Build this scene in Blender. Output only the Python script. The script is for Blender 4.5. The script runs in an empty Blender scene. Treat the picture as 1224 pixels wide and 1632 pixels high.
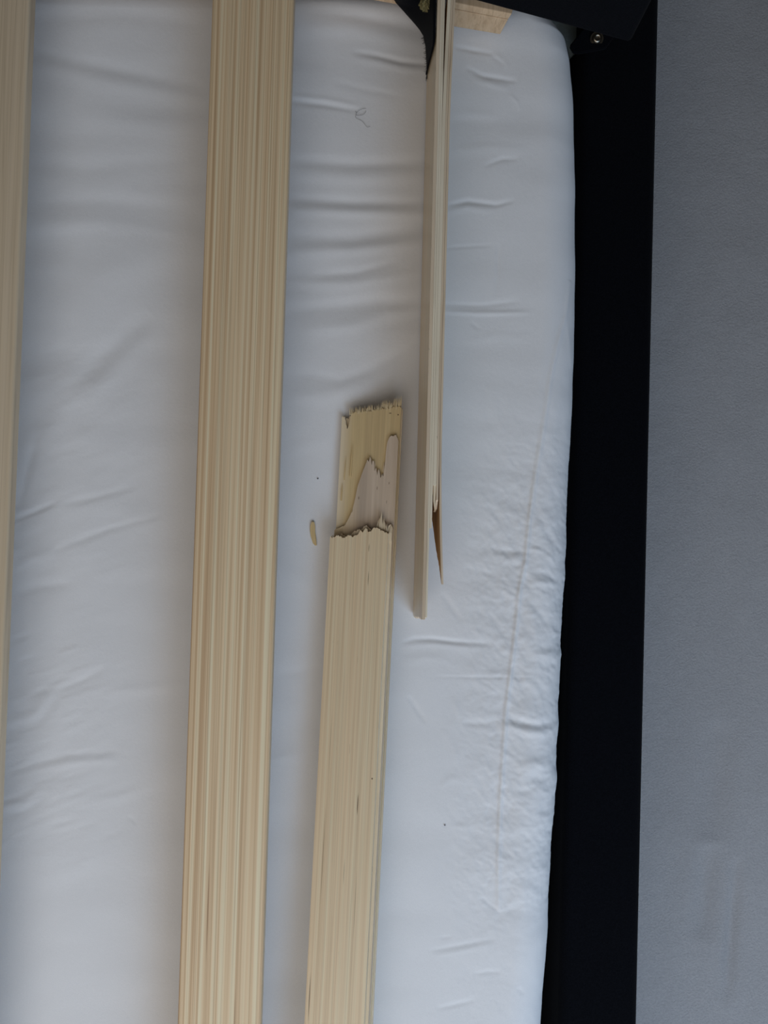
import bpy, bmesh, math, random
import numpy as np
from mathutils import Vector, Matrix

random.seed(4)
rng = np.random.default_rng(7)
scene = bpy.context.scene
COL = scene.collection

# ------------------------------------------------------------------ camera
F_PX = 1250.0                       # focal length in pixels of a 1224 x 1632 picture
CAM_H = 0.92                        # lens height above the carpet
TILT = math.radians(0.9)
ROLL = math.radians(1.72)
cam_d = bpy.data.cameras.new('camera')
cam = bpy.data.objects.new('camera', cam_d)
COL.objects.link(cam)
FWD = Vector((0, math.sin(TILT), -math.cos(TILT)))
_up = Vector((0, math.cos(TILT), math.sin(TILT)))
_rt = Vector((1, 0, 0))
UP = _up * math.cos(ROLL) - _rt * math.sin(ROLL)
RT = _rt * math.cos(ROLL) + _up * math.sin(ROLL)
CAM = Vector((0.0, -0.011, CAM_H))
m = Matrix((RT, UP, -FWD)).transposed().to_4x4()
m.translation = CAM
cam.matrix_world = m
cam_d.sensor_fit = 'VERTICAL'
cam_d.sensor_height = 32.0
cam_d.lens = 32.0 * F_PX / 1632.0
cam_d.clip_start = 0.02
scene.camera = cam

# ------------------------------------------------------------------ light
world = bpy.data.worlds.new('fill_light')
scene.world = world
world.use_nodes = True
bg = world.node_tree.nodes['Background']
bg.inputs['Color'].default_value = (1.0, 0.95, 0.90, 1)
bg.inputs['Strength'].default_value = 0.02

def area(name, loc, target, sx, sy, power, col):
    d = bpy.data.lights.new(name, 'AREA')
    d.shape = 'RECTANGLE'; d.size = sx; d.size_y = sy
    d.energy = power; d.color = col
    o = bpy.data.objects.new(name, d); COL.objects.link(o)
    o.location = loc
    o.rotation_euler = (Vector(target) - Vector(loc)).to_track_quat('-Z', 'Y').to_euler()
    return o
# daylight: a low blue window beyond the foot of the bed on the right, a broad pale one straight ahead; plus an added soft fill lamp high on the left
area('window_daylight', (0.80, -1.22, 1.15), (0.1, -0.15, 0.2), 0.9, 0.9, 13.0, (0.48, 0.71, 1.0))
area('wide_window_daylight', (-0.15, -1.55, 1.45), (-0.1, 0.0, 0.4), 2.2, 1.7, 20.0, (1.0, 0.935, 0.875))
area('fill_light', (-0.50, -0.75, 2.2), (0.0, 0.0, 0.2), 2.0, 2.0, 4.4, (1.0, 0.955, 0.89))

vs = scene.view_settings
vs.view_transform = 'Standard'; vs.look = 'None'
vs.exposure = 0.0; vs.gamma = 1.0; vs.use_curve_mapping = False

# ------------------------------------------------------------------ helpers
def ray(px, py):
    return RT * ((px - 612) / F_PX) + UP * ((816 - py) / F_PX) + FWD

def at(px, py, z):
    """Point of the horizontal plane at height z that lies on this line of sight."""
    d = ray(px, py)
    return CAM + d * ((z - CAM.z) / d.z)

def link(name, mesh, mats, parent=None):
    o = bpy.data.objects.new(name, mesh)
    COL.objects.link(o)
    for mt in mats: mesh.materials.append(mt)
    if parent: o.parent = parent
    return o

def tag(o, label=None, cat=None, group=None, kind=None):
    if label: o['label'] = label
    if cat: o['category'] = cat
    if group: o['group'] = group
    if kind: o['kind'] = kind
    return o

def empty(name, mat4, label, cat, group=None):
    o = bpy.data.objects.new(name, None); COL.objects.link(o)
    o.empty_display_size = 0.05
    o.matrix_world = mat4
    return tag(o, label, cat, group)

def mesh_np(name, verts, faces, midx=None, smooth=False):
    me = bpy.data.meshes.new(name)
    me.from_pydata([tuple(v) for v in verts], [], faces)
    if midx is not None:
        me.polygons.foreach_set('material_index', midx)
    if smooth:
        me.polygons.foreach_set('use_smooth', [True] * len(me.polygons))
    me.update()
    return me

def grid_mesh(name, P, smooth=True):
    """P: (rows, cols, 3) array -> quad grid mesh, fast."""
    r, c, _ = P.shape
    me = bpy.data.meshes.new(name)
    me.vertices.add(r * c)
    me.vertices.foreach_set('co', P.reshape(-1).astype(np.float32))
    i = np.arange((r - 1) * c).reshape(r - 1, c)[:, :-1]
    q = np.stack([i, i + 1, i + 1 + c, i + c], -1).reshape(-1, 4)
    n = len(q)
    me.loops.add(n * 4); me.polygons.add(n)
    me.loops.foreach_set('vertex_index', q.reshape(-1).astype(np.int32))
    me.polygons.foreach_set('loop_start', (np.arange(n) * 4).astype(np.int32))
    me.polygons.foreach_set('use_smooth', np.full(n, smooth))
    me.update(calc_edges=True); me.validate()
    return me

def _hash(ix, iy, seed):
    h = (ix.astype(np.int64) * 374761393 + iy.astype(np.int64) * 668265263 + seed * 974711) & 0x7fffffff
    h = ((h ^ (h >> 13)) * 1274126177) & 0x7fffffff
    h = (h ^ (h >> 16)) & 0xffff
    return h / 65535.0 * 2 - 1

def vnoise(x, y, seed=0):
    ix, iy = np.floor(x), np.floor(y)
    fx, fy = x - ix, y - iy
    fx = fx * fx * fx * (fx * (fx * 6 - 15) + 10); fy = fy * fy * fy * (fy * (fy * 6 - 15) + 10)
    a = _hash(ix, iy, seed); b = _hash(ix + 1, iy, seed)
    c = _hash(ix, iy + 1, seed); d = _hash(ix + 1, iy + 1, seed)
    return (a * (1 - fx) + b * fx) * (1 - fy) + (c * (1 - fx) + d * fx) * fy

def smooth01(a, b, x):
    t = np.clip((x - a) / (b - a), 0, 1)
    return t * t * (3 - 2 * t)

# ------------------------------------------------------------------ materials
class NT:
    def __init__(self, name):
        self.m = bpy.data.materials.new(name); self.m.use_nodes = True
        self.t = self.m.node_tree; self.bsdf = self.t.nodes['Principled BSDF']
    def node(self, typ, **kw):
        n = self.t.nodes.new(typ)
        for k, v in kw.items():
            if k in n.inputs.keys(): n.inputs[k].default_value = v
            else: setattr(n, k, v)
        return n
    def link(self, a, b): self.t.links.new(a, b)
    def math(self, op, a, b=None, c=None, clamp=False):
        n = self.t.nodes.new('ShaderNodeMath'); n.operation = op; n.use_clamp = clamp
        for i, v in enumerate((a, b, c)):
            if v is None: continue
            if isinstance(v, (int, float)): n.inputs[i].default_value = v
            else: self.link(v, n.inputs[i])
        return n.outputs[0]
    def coords(self, scale=(1, 1, 1), loc=(0, 0, 0)):
        tc = self.t.nodes.new('ShaderNodeTexCoord')
        mp = self.t.nodes.new('ShaderNodeMapping')
        mp.inputs['Scale'].default_value = scale; mp.inputs['Location'].default_value = loc
        self.link(tc.outputs['Object'], mp.inputs['Vector'])
        return mp.outputs['Vector']
    def noise(self, vec, scale=1, detail=3, rough=0.55):
        n = self.node('ShaderNodeTexNoise', Scale=scale, Detail=detail, Roughness=rough)
        self.link(vec, n.inputs['Vector'])
        return n.outputs['Fac']
    def ramp(self, fac, stops):
        r = self.t.nodes.new('ShaderNodeValToRGB'); e = r.color_ramp.elements
        while len(e) < len(stops): e.new(0.5)
        for s, (p, c) in zip(e, stops):
            s.position = p; s.color = (*c, 1)
        self.link(fac, r.inputs['Fac'])
        return r.outputs['Color']
    def mix(self, fac, a, b, blend='MIX'):
        n = self.t.nodes.new('ShaderNodeMix'); n.data_type = 'RGBA'; n.blend_type = blend
        ins = [i for i in n.inputs if i.enabled]
        f, A, B = n.inputs['Factor'], n.inputs[6], n.inputs[7]
        for s, v in ((f, fac), (A, a), (B, b)):
            if isinstance(v, (int, float)): s.default_value = v
            elif isinstance(v, tuple): s.default_value = (*v, 1)
            else: self.link(v, s)
        return n.outputs[2]
    def bump(self, h, strength=0.2, dist=0.001):
        b = self.node('ShaderNodeBump', Strength=strength, Distance=dist)
        self.link(h, b.inputs['Height']); self.link(b.outputs['Normal'], self.bsdf.inputs['Normal'])
    def finish(self, color, rough=0.6, spec=0.4):
        if isinstance(color, tuple): self.bsdf.inputs['Base Color'].default_value = (*color, 1)
        else: self.link(color, self.bsdf.inputs['Base Color'])
        self.bsdf.inputs['Roughness'].default_value = rough
        self.bsdf.inputs['Specular IOR Level'].default_value = spec
        return self.m

def wood(name, light, mid, dark, line_f=300, line_amt=0.5, long_f=1.5, broad_f=45, rough=0.5,
         spots=(), fleck=0.0, spec=0.4, loc=(0, 0, 0), thin_amt=0.45, left_tint=None):
    """Wood with the grain running along local y; line_f: growth lines per metre across."""
    n = NT(name)
    lines = n.noise(n.coords((line_f, long_f, line_f * 0.25), loc), 1, 2, 0.5)
    fine = n.noise(n.coords((line_f * 3.2, long_f * 5, line_f), loc), 1, 2, 0.6)
    broad = n.noise(n.coords((broad_f, 1.1, broad_f), loc), 1, 2, 0.5)
    lines_c = n.ramp(lines, [(0.36, light), (0.52, mid), (0.68, dark)])
    thin = n.noise(n.coords((line_f * 0.8, long_f * 0.8, line_f * 0.2), (loc[0] + 3.7, loc[1], loc[2])), 1, 3, 0.6)
    thin = n.ramp(n.math('ABSOLUTE', n.math('SUBTRACT', thin, 0.5)), [(0.0, (1, 1, 1)), (0.034, (0, 0, 0))])
    broad_c = n.ramp(broad, [(0.30, light), (0.72, mid)])
    c = n.mix(line_amt, broad_c, lines_c)
    c = n.mix(n.math('MULTIPLY', thin, thin_amt), c, tuple(v * 0.86 for v in dark))
    f = n.math('MULTIPLY', n.math('SUBTRACT', fine, 0.5), 0.9)
    c = n.mix(1.0, c, n.ramp(n.math('ADD', f, 0.5), [(0.0, (0.72, 0.70, 0.68)), (1.0, (1.0, 1.0, 1.0))]), 'MULTIPLY')
    if fleck:
        fl = n.noise(n.coords((700, 42, 200), loc), 1, 1, 0.5)
        c = n.mix(n.math('MULTIPLY', n.math('GREATER_THAN', fl, 0.77), fleck), c, (0.16, 0.11, 0.06))
    tc = n.t.nodes.new('ShaderNodeTexCoord'); sp = n.t.nodes.new('ShaderNodeSeparateXYZ')
    n.link(tc.outputs['Object'], sp.inputs[0])
    for (x0, y0, a, b, colr, amt) in spots:               # pitch streaks and knots of this board
        dx = n.math('DIVIDE', n.math('SUBTRACT', sp.outputs[0], x0), a)
        dy = n.math('DIVIDE', n.math('SUBTRACT', sp.outputs[1], y0), b)
        r = n.math('ADD', n.math('MULTIPLY', dx, dx), n.math('MULTIPLY', dy, dy))
        mk = n.math('MULTIPLY', n.math('SUBTRACT', 1.0, r, clamp=True), amt, clamp=True)
        c = n.mix(mk, c, colr)
    if left_tint:                                         # the ply below shows through where this one thins out
        c = n.mix(n.math('MULTIPLY_ADD', sp.outputs[0], -1.0 / left_tint[1], 1.35, clamp=True), c, left_tint[0])
    n.bump(n.math('ADD', lines, fine), 0.12, 0.0004)
    return n.finish(c, rough, spec)

def fabric(name, col, weave=1400, rough=0.9, sheen=0.0, bump=0.3, var=0.2):
    n = NT(name)
    a = n.noise(n.coords((weave, weave, weave)), 1, 2, 0.6)
    c = n.ramp(a, [(0.3, tuple(v * (1 - var) for v in col)), (0.7, tuple(v * (1 + var) for v in col))])
    n.bump(a, bump, 0.0008)
    n.bsdf.inputs['Sheen Weight'].default_value = sheen
    n.bsdf.inputs['Sheen Roughness'].default_value = 0.5
    return n.finish(c, rough, 0.02)

def plain(name, col, rough=0.5, metal=0.0):
    n = NT(name); n.bsdf.inputs['Metallic'].default_value = metal
    a = n.noise(n.coords((300, 300, 300)), 1, 2, 0.5)
    c = n.ramp(a, [(0.3, tuple(v * 0.85 for v in col)), (0.7, col)])
    return n.finish(c, rough, 0.5)

BROWN = (0.13, 0.075, 0.04)
M_pine = wood('pine_face', (0.920, 0.795, 0.540), (0.870, 0.661, 0.413), (0.661, 0.442, 0.248), 270, 0.95, 0.7, 60, thin_amt=0.65, spots=[(0.022, -0.76, .0007, .045, (0.30, 0.15, 0.07), .8), (0.047, -0.85, .0005, .03, BROWN, .5)])
M_left = wood('birch_face_left', (0.780, 0.645, 0.470), (0.712, 0.578, 0.403), (0.618, 0.484, 0.323), 160, 0.4, 1.2, 40)
M_side = wood('slat_side', (0.78, 0.63, 0.45), (0.70, 0.56, 0.39), (0.56, 0.43, 0.29), 120, 0.5, 2.5, 60)
M_ply_face = wood('ply_face', (0.920, 0.811, 0.570), (0.900, 0.706, 0.465), (0.750, 0.556, 0.345), 330, 0.55, 1.4, 55, rough=0.30, fleck=0.25, spec=0.5)
M_ply_edge = wood('ply_edge_cream', (0.92, 0.82, 0.64), (0.86, 0.75, 0.56), (0.70, 0.58, 0.41), 200, 0.5, 3, 80, fleck=0.35)
M_ply_edge2 = wood('ply_edge_tan', (0.82, 0.67, 0.49), (0.74, 0.59, 0.42), (0.60, 0.45, 0.30), 200, 0.5, 3, 80, fleck=0.35)
M_ply_torn = wood('ply_torn_orange', (0.672, 0.444, 0.228), (0.564, 0.349, 0.161), (0.403, 0.228, 0.108), 220, 0.5, 5, 60, rough=0.8, spec=0.15)
M_splinter = wood('splinter_pale', (0.92, 0.80, 0.60), (0.86, 0.72, 0.51), (0.74, 0.58, 0.38), 500, 0.5, 6, 80, rough=0.7)
M_fibre = wood('fibre_straw', (0.86, 0.73, 0.48), (0.80, 0.66, 0.42), (0.70, 0.55, 0.34), 500, 0.5, 6, 80, rough=0.8, spec=0.2)
M_cleat = wood('cleat_wood', (0.672, 0.497, 0.323), (0.605, 0.430, 0.269), (0.484, 0.323, 0.188), 180, 0.5, 2, 50, fleck=0.2)
M_chip = wood('chip_wood', (0.806, 0.618, 0.323), (0.726, 0.538, 0.269), (0.618, 0.444, 0.215), 500, 0.5, 6, 80, rough=0.7)
M_black = fabric('black_fabric', (0.0030, 0.0034, 0.0050), 900, 0.95, 0.02, 0.4, 0.35)
M_black_flap = fabric('black_flap_fabric', (0.0035, 0.004, 0.006), 1200, 0.95, 0.03, 0.3, 0.3)
M_metal = plain('bolt_metal', (0.22, 0.19, 0.15), 0.3, 1.0)
M_plate = plain('black_bracket', (0.0015, 0.0015, 0.0018), 0.9)
M_gusset = plain('gusset_grey', (0.16, 0.19, 0.185), 0.7)
M_foam = fabric('padding_yellow', (0.17, 0.145, 0.07), 700, 0.95, 0.0, 0.5, 0.4)
M_hair = plain('hair_dark', (0.15, 0.145, 0.16), 0.5)

def sheet_material():
    n = NT('white_cotton')
    a = n.noise(n.coords((1500, 1500, 1500)), 1, 2, 0.6)
    b = n.noise(n.coords((180, 180, 180)), 1, 3, 0.6)
    c = n.ramp(a, [(0.3, (0.74, 0.74, 0.75)), (0.7, (0.79, 0.79, 0.80))])
    n.bump(n.math('ADD', n.math('MULTIPLY', a, 0.4), b), 0.22, 0.0007)
    return n.finish(c, 0.92, 0.15)
M_sheet = sheet_material()

def carpet_material():
    n = NT('grey_carpet')
    a = n.noise(n.coords((420, 420, 420)), 1, 3, 0.7)
    b = n.noise(n.coords((9, 4, 9)), 1, 3, 0.5)
    c = n.mix(0.35, n.ramp(a, [(0.3, (0.29, 0.29, 0.30)), (0.7, (0.375, 0.375, 0.385))]),
              n.ramp(b, [(0.35, (0.30, 0.295, 0.30)), (0.65, (0.335, 0.33, 0.335))]))
    n.bump(a, 0.55, 0.0018)
    n.bsdf.inputs['Sheen Weight'].default_value = 0.1
    return n.finish(c, 0.95, 0.1)
M_carpet = carpet_material()

# ------------------------------------------------------------------ floor (grey carpet)
def poly_d(X, Y, pts):
    """distance to a polyline and the parameter (0..1) along it"""
    best = np.full(X.shape, 1e9); par = np.zeros(X.shape)
    seg = [math.dist(a, b) for a, b in zip(pts[:-1], pts[1:])]; tot = sum(seg); acc = 0
    for (ax, ay), (bx, by), L in zip(pts[:-1], pts[1:], seg):
        ux, uy = (bx - ax) / L, (by - ay) / L
        t = np.clip((X - ax) * ux + (Y - ay) * uy, 0, L)
        d = np.hypot(X - ax - t * ux, Y - ay - t * uy)
        k = d < best
        best = np.where(k, d, best); par = np.where(k, (acc + t) / tot, par); acc += L
    return best, par

def spread(lo, a, b, hi, step, nout):
    g = lambda s, e: s + (e - s) * (np.linspace(0, 1, nout) ** 1)
    return np.concatenate([g(lo, a)[:-1], np.arange(a, b, step), g(b, hi)])

fx = spread(-2.2, 0.14, 0.62, 2.2, 0.004, 8)
fy = spread(-2.2, -0.72, 0.72, 2.2, 0.004, 8)
X, Y = np.meshgrid(fx, fy)
Z = np.zeros_like(X)
def groove(pts, amp, sig, z=0.0):
    global Z
    w = [tuple(at(px, py, z)[:2]) for px, py in pts]
    d, p = poly_d(X, Y, w)
    Z = Z + amp * np.exp(-(d / sig) ** 2) * np.sin(np.pi * np.clip(p, 0.0, 1)) ** 0.6
groove([(1176, 1370), (1172, 1440), (1166, 1520), (1160, 1600)], -0.0045, 0.006)
groove([(1130, 1350), (1126, 1420), (1120, 1500)], -0.0045, 0.012)
groove([(1150, 1150), (1140, 1250), (1130, 1340)], -0.004, 0.02)
inner = ((X > 0.15) & (X < 0.6) & (np.abs(Y) < 0.7)).astype(float)
Z += inner * (0.0005 * vnoise(X * 40, Y * 22, 3) + 0.0002 * vnoise(X * 160, Y * 160, 4))
P = np.stack([X, Y, Z - 0.004], -1)
floor = link('floor', grid_mesh('floor', P), [M_carpet])
tag(floor, 'soft grey carpet beside the black bed rail', kind='structure')

# ------------------------------------------------------------------ mattress
ZM = 0.22                                            # top of the mattress
R = 0.038
edge_px = [(-40, 700), (-10, 790), (8, 826), (20, 845), (32, 866), (45, 885), (66, 900), (100, 908), (140, 912), (200, 914.5),
           (300, 916), (420, 916.5), (520, 915.5), (600, 913), (700, 909), (750, 905), (800, 903), (850, 902),
           (920, 900), (950, 897), (1000, 894.5), (1030, 893), (1043, 894.5), (1070, 892), (1120, 889.5), (1158, 890.5), (1185, 887),
           (1215, 886), (1236, 887.5), (1262, 884), (1290, 883), (1340, 879), (1420, 874.5), (1480, 872.5), (1540, 868), (1632, 861),
           (1720, 854)]
ew = [at(px, py, ZM - 0.775 * R) for py, px in edge_px]
ey = np.array([p.y for p in ew])[::-1]; ex = np.array([p.x for p in ew])[::-1] + 0.001
def edge_x(y): return np.interp(y, ey, ex)
Y_TOP = at(700, -40, ZM).y
y_dense = np.arange(-0.50, Y_TOP - R, 0.0011)
rows_y = np.concatenate([np.linspace(-0.90, -0.51, 24), y_dense,
                         (Y_TOP - R) + R * np.sin(np.linspace(0.02, math.pi / 2, 14)), np.full(4, Y_TOP)])
rows_z = np.concatenate([np.zeros(24 + len(y_dense)), -R * (1 - np.cos(np.linspace(0.02, math.pi / 2, 14))),
                         -np.linspace(R, ZM, 5)[1:]])
ph = np.linspace(0, math.pi / 2, 36)
wall_z = np.linspace(R, ZM - 0.001, 10)[1:]
us = np.concatenate([np.linspace(-1.15, -0.42, 22)[:-1], np.arange(-0.42, 0.1, 0.0011)])
nflat = len(us)
PX = np.zeros((len(rows_y), nflat + len(ph) + len(wall_z)))
DZ = np.zeros_like(PX)
xe = edge_x(rows_y)
ys_k = np.hanning(9); ys_k /= ys_k.sum()
xe = np.convolve(np.pad(xe, 4, mode='edge'), ys_k, 'valid')
k = (us + 1.15) / (us[-1] + 1.15)
# keep world x on the left, stretch the last part to the edge
for r in range(len(rows_y)):
    xc = xe[r] - R
    w = smooth01(-0.2, us[-1], us)
    PX[r, :nflat] = us + (xc - 0.0012 - us[-1]) * w
    PX[r, nflat:nflat + len(ph)] = xc + R * np.sin(ph)
    DZ[r, nflat:nflat + len(ph)] = -R * (1 - np.cos(ph))
    PX[r, nflat + len(ph):] = xe[r] - 0.004 * np.linspace(0, 1, len(wall_z))
    DZ[r, nflat + len(ph):] = -wall_z
YY = np.repeat(rows_y[:, None], PX.shape[1], 1)
ZZ = DZ + rows_z[:, None]
# ---- wrinkles (positions read off the sheet, laid out on the mattress plane)
MM = 0.001; PXM = 0.70 / F_PX
ridge = np.zeros_like(PX)
WK = 0.6
def wrinkle(pts, amp, sig_px, asym=0.0, taper=0.6):
    global ridge
    amp *= WK
    w = [tuple(at(px, py, ZM)[:2]) for px, py in pts]
    s = sig_px * PXM
    lo = (min(q[0] for q in w) - 5 * s, min(q[1] for q in w) - 5 * s)
    hi = (max(q[0] for q in w) + 5 * s, max(q[1] for q in w) + 5 * s)
    sel = (PX > lo[0]) & (PX < hi[0]) & (YY > lo[1]) & (YY < hi[1])
    if not sel.any(): return
    d, p = poly_d(PX[sel], YY[sel], w)
    ridge[sel] += amp * MM * np.exp(-(d / s) ** 2) * np.sin(np.pi * np.clip(p, 0.0, 1)) ** taper
W = wrinkle
# the long piping ridge beside the edge
W([(914, 440), (905, 498), (888, 553), (878, 598), (864, 694), (853, 763), (843, 833), (838, 892), (828, 939), (824, 984), (820, 1020),
   (816, 1053), (806, 1136), (802, 1203), (798, 1269), (794, 1370), (795, 1453)], 2.6, 3.4, taper=0.25)
W([(905, 498), (912, 530), (916, 580)], 0.8, 4)
# left bay
W([(40, 80), (150, 104), (335, 142)], -0.9, 12); W([(40, 100), (150, 126), (335, 162)], 0.8, 14)
W([(40, 30), (200, 22), (335, 40)], -1.0, 16); W([(30, 185), (180, 190), (330, 200)], 0.7, 20)
W([(30, 262), (130, 268), (300, 258)], -1.0, 16); W([(30, 330), (160, 320), (320, 335)], -0.9, 14)
W([(30, 365), (160, 355), (320, 372)], 0.9, 14); W([(50, 420), (150, 440), (300, 400)], 0.8, 25)
W([(100, 640), (170, 560), (240, 500)], -1.2, 16); W([(130, 650), (200, 570), (260, 520)], 0.9, 16)
W([(60, 700), (110, 640), (140, 600)], 0.8, 18); W([(18, 830), (50, 818), (90, 801)], -1.0, 5)
W([(95, 805), (150, 793), (220, 775)], -0.6, 6); W([(30, 810), (45, 745), (60, 690)], -0.9, 8)
W([(85, 878), (170, 845), (260, 820)], -0.6, 6); W([(20, 905), (50, 890), (90, 880)], 0.7, 9)
W([(20, 950), (60, 935), (120, 930)], -0.8, 9); W([(92, 1098), (128, 1086), (165, 1068)], -0.60, 6)
W([(5, 1155), (55, 1138), (85, 1100)], 0.66, 8); W([(5, 1170), (60, 1152), (95, 1112)], -0.48, 8)
W([(15, 1230), (60, 1216), (110, 1203), (200, 1198)], -0.48, 6); W([(15, 1240), (60, 1227), (110, 1215), (190, 1210)], 0.7, 7)
W([(0, 1287), (40, 1279), (68, 1254)], 0.66, 7); W([(0, 1298), (40, 1294), (75, 1268)], -0.54, 8)
W([(100, 1105), (220, 1098), (300, 1092)], 0.5, 10); W([(205, 1300), (218, 1314)], -0.5, 3)
W([(120, 1280), (190, 1270), (260, 1245)], 0.4, 8); W([(60, 1400), (130, 1385), (150, 1340)], 0.3, 12)
# middle bay
W([(462, 10), (560, 22), (700, 52)], -1.6, 11); W([(462, 42), (560, 46), (700, 78)], 1.2, 13)
W([(560, 82), (600, 88), (640, 98), (700, 104)], -1.5, 5); W([(560, 92), (600, 99), (640, 109), (690, 116)], 0.7, 6)
W([(458, 160), (520, 167), (578, 178)], -1.1, 5); W([(458, 152), (520, 159), (575, 170)], 0.6, 5)
W([(530, 130), (570, 140), (640, 155)], -0.5, 6)
W([(455, 254), (560, 262), (690, 258)], -1.3, 10); W([(455, 275), (560, 283), (690, 280)], 1.0, 12)
W([(455, 316), (560, 322), (690, 324)], -1.5, 9); W([(455, 334), (560, 338), (690, 342)], 1.3, 9)
W([(455, 378), (560, 380), (690, 360)], -1.5, 12); W([(455, 402), (560, 398), (690, 385)], 1.2, 10)
W([(500, 440), (570, 434), (640, 415)], -0.9, 7); W([(455, 450), (560, 452), (680, 432)], 0.9, 9)
W([(455, 495), (550, 488), (600, 480), (680, 484)], -1.5, 12); W([(480, 525), (560, 518), (620, 500), (680, 490)], 1.2, 12)
W([(612, 486), (616, 520), (612, 550)], -0.5, 5); W([(455, 598), (500, 598), (540, 607), (590, 590), (680, 540)], -0.9, 10)
W([(455, 632), (520, 630), (600, 610)], 1.0, 14)
W([(450, 720), (500, 705), (530, 700)], 0.5, 12); W([(440, 900), (490, 930), (515, 930)], 0.4, 12)
W([(440, 1075), (480, 1070), (510, 1062)], -0.4, 8); W([(430, 1210), (470, 1204), (500, 1190)], 0.4, 8)
# right bay, top to bottom
W([(722, 74), (752, 80), (782, 86), (806, 104)], -1.1, 4); W([(760, 82), (792, 90), (812, 106)], 0.6, 4)
W([(742, 107), (770, 121), (800, 126), (824, 130)], -1.2, 4); W([(752, 126), (790, 136), (812, 142)], 0.6, 5)
W([(812, 150), (824, 162), (830, 176)], 0.5, 3); W([(712, 328), (745, 321), (790, 327), (820, 320)], -1.2, 4)
W([(712, 338), (745, 331), (785, 337)], 0.5, 5); W([(770, 266), (800, 254), (826, 254)], -0.7, 4)
W([(712, 182), (740, 180), (800, 185)], 0.4, 8); W([(712, 240), (780, 235), (840, 240)], 0.5, 9)
W([(794, 388), (793, 430), (791, 472)], -0.6, 3); W([(700, 396), (790, 390)], -0.4, 3)
W([(702, 496), (760, 499), (845, 498)], 0.9, 4); W([(702, 485), (770, 487), (830, 480)], -0.6, 4)
W([(750, 512), (765, 526)], -0.5, 3); W([(740, 545), (790, 535), (850, 540)], 0.3, 7)
W([(782, 612), (786, 650), (800, 690)], 0.4, 8); W([(860, 600), (872, 640), (868, 690)], -0.4, 6)
W([(910, 600), (900, 660), (890, 720)], -0.8, 8)
W([(785, 870), (800, 878), (838, 880)], -0.9, 5); W([(780, 878), (805, 890), (835, 892)], 0.8, 6)
W([(738, 905), (770, 912), (800, 918)], -0.6, 5); W([(705, 945), (725, 975), (735, 990)], -0.8, 5)
W([(765, 955), (790, 960), (815, 955)], -0.8, 5); W([(800, 940), (820, 952), (828, 965)], 0.7, 4)
W([(640, 1025), (662, 1019), (685, 1018.5), (730, 1023.5), (782, 1026)], -1.4, 4); W([(645, 1030), (690, 1026), (760, 1033)], 0.5, 5)
W([(640, 1055), (680, 1048), (720, 1052)], 0.5, 8)
W([(690, 1079), (780, 1079.5), (872, 1080)], -0.5, 2.2); W([(650, 1108), (664, 1130), (678, 1152)], -0.9, 4)
W([(720, 1110), (728, 1128), (732, 1145)], 0.7, 5); W([(706, 1160), (722, 1190), (732, 1215)], 0.5, 6)
W([(738, 1152), (775, 1153), (804, 1148)], -0.9, 5)
W([(806, 1144), (830, 1152), (862, 1157), (892, 1156)], -2.0, 6); W([(806, 1154), (830, 1163), (862, 1170), (892, 1170)], 1.6, 7)
W([(850, 1040), (870, 1044), (896, 1041)], 1.5, 6); W([(870, 1055), (880, 1062), (893, 1062)], -1.3, 6)
W([(832, 875), (862, 876), (895, 905)], 0.9, 4); W([(872, 845), (885, 868), (898, 882)], -1.3, 5)
W([(836, 930), (865, 928), (895, 935)], 1.1, 5); W([(845, 912), (870, 915), (897, 930)], -0.9, 5)
W([(834, 940), (855, 970), (880, 1000)], -0.9, 6); W([(874, 996), (886, 1010), (893, 1018)], 0.9, 3)
W([(820, 1225), (850, 1218), (887, 1226)], 1.8, 9); W([(815, 1258), (835, 1262), (858, 1256)], -1.3, 6)
W([(845, 1240), (870, 1248), (886, 1262)], -1.9, 8); W([(860, 1290), (875, 1300), (884, 1298)], -1.2, 6)
W([(830, 1328), (840, 1335), (845, 1345)], -0.8, 4); W([(880, 1330), (868, 1352), (850, 1385)], -0.6, 5)
W([(768, 1430), (780, 1442), (796, 1454)], -1.0, 3); W([(796, 1455), (820, 1450), (836, 1440)], -0.5, 4)
W([(680, 1517), (735, 1507), (790, 1496)], -0.6, 4); W([(690, 1524), (740, 1514), (785, 1505)], 0.4, 5)
W([(756, 1553), (775, 1550), (800, 1549)], -0.6, 3.5); W([(695, 1608), (725, 1602), (758, 1594)], -0.7, 4)
W([(826, 1575), (834, 1588)], -0.7, 3); W([(700, 1495), (720, 1493)], -0.4, 3)
W([(712, 1315), (745, 1318), (760, 1312)], 0.5, 5); W([(700, 1255), (720, 1240), (745, 1250)], 0.5, 6)
# small crinkles: strongest right of the ridge and in the lower right
ndx = PX / PXM; ndy = -YY / PXM                     # in pixels of the sheet plane
wr = smooth01(690, 830, ndx + 612) * smooth01(540, 900, ndy + 816) * (1 - 0.75 * smooth01(1380, 1500, ndy + 816))
wl = 0.25 + 0.2 * (1 - smooth01(60, 300, ndx + 612))
A = ndx * 0.8 - ndy * 0.6; B = ndx * 0.6 + ndy * 0.8
ridge += MM * (0.28 * wr + 0.03 * wl) * vnoise(A / 11, B / 22, 11)
ridge += MM * (0.24 * wr + 0.015 * wl) * vnoise(A / 5.5, B / 10, 12)
ridge += MM * 0.15 * wr * vnoise(A / 3.4, B / 5.5, 16)
ridge += MM * (0.40 * wr + 0.16 * wl) * vnoise(ndx / 40, ndy / 26, 13)
ridge += MM * 0.55 * vnoise(ndx / 190, ndy / 46, 14) * (1 - 0.6 * smooth01(560, 760, ndy + 816))
ridge += MM * 0.3 * vnoise(ndx / 90 + ndy / 120, ndy / 60 - ndx / 160, 15)
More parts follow.
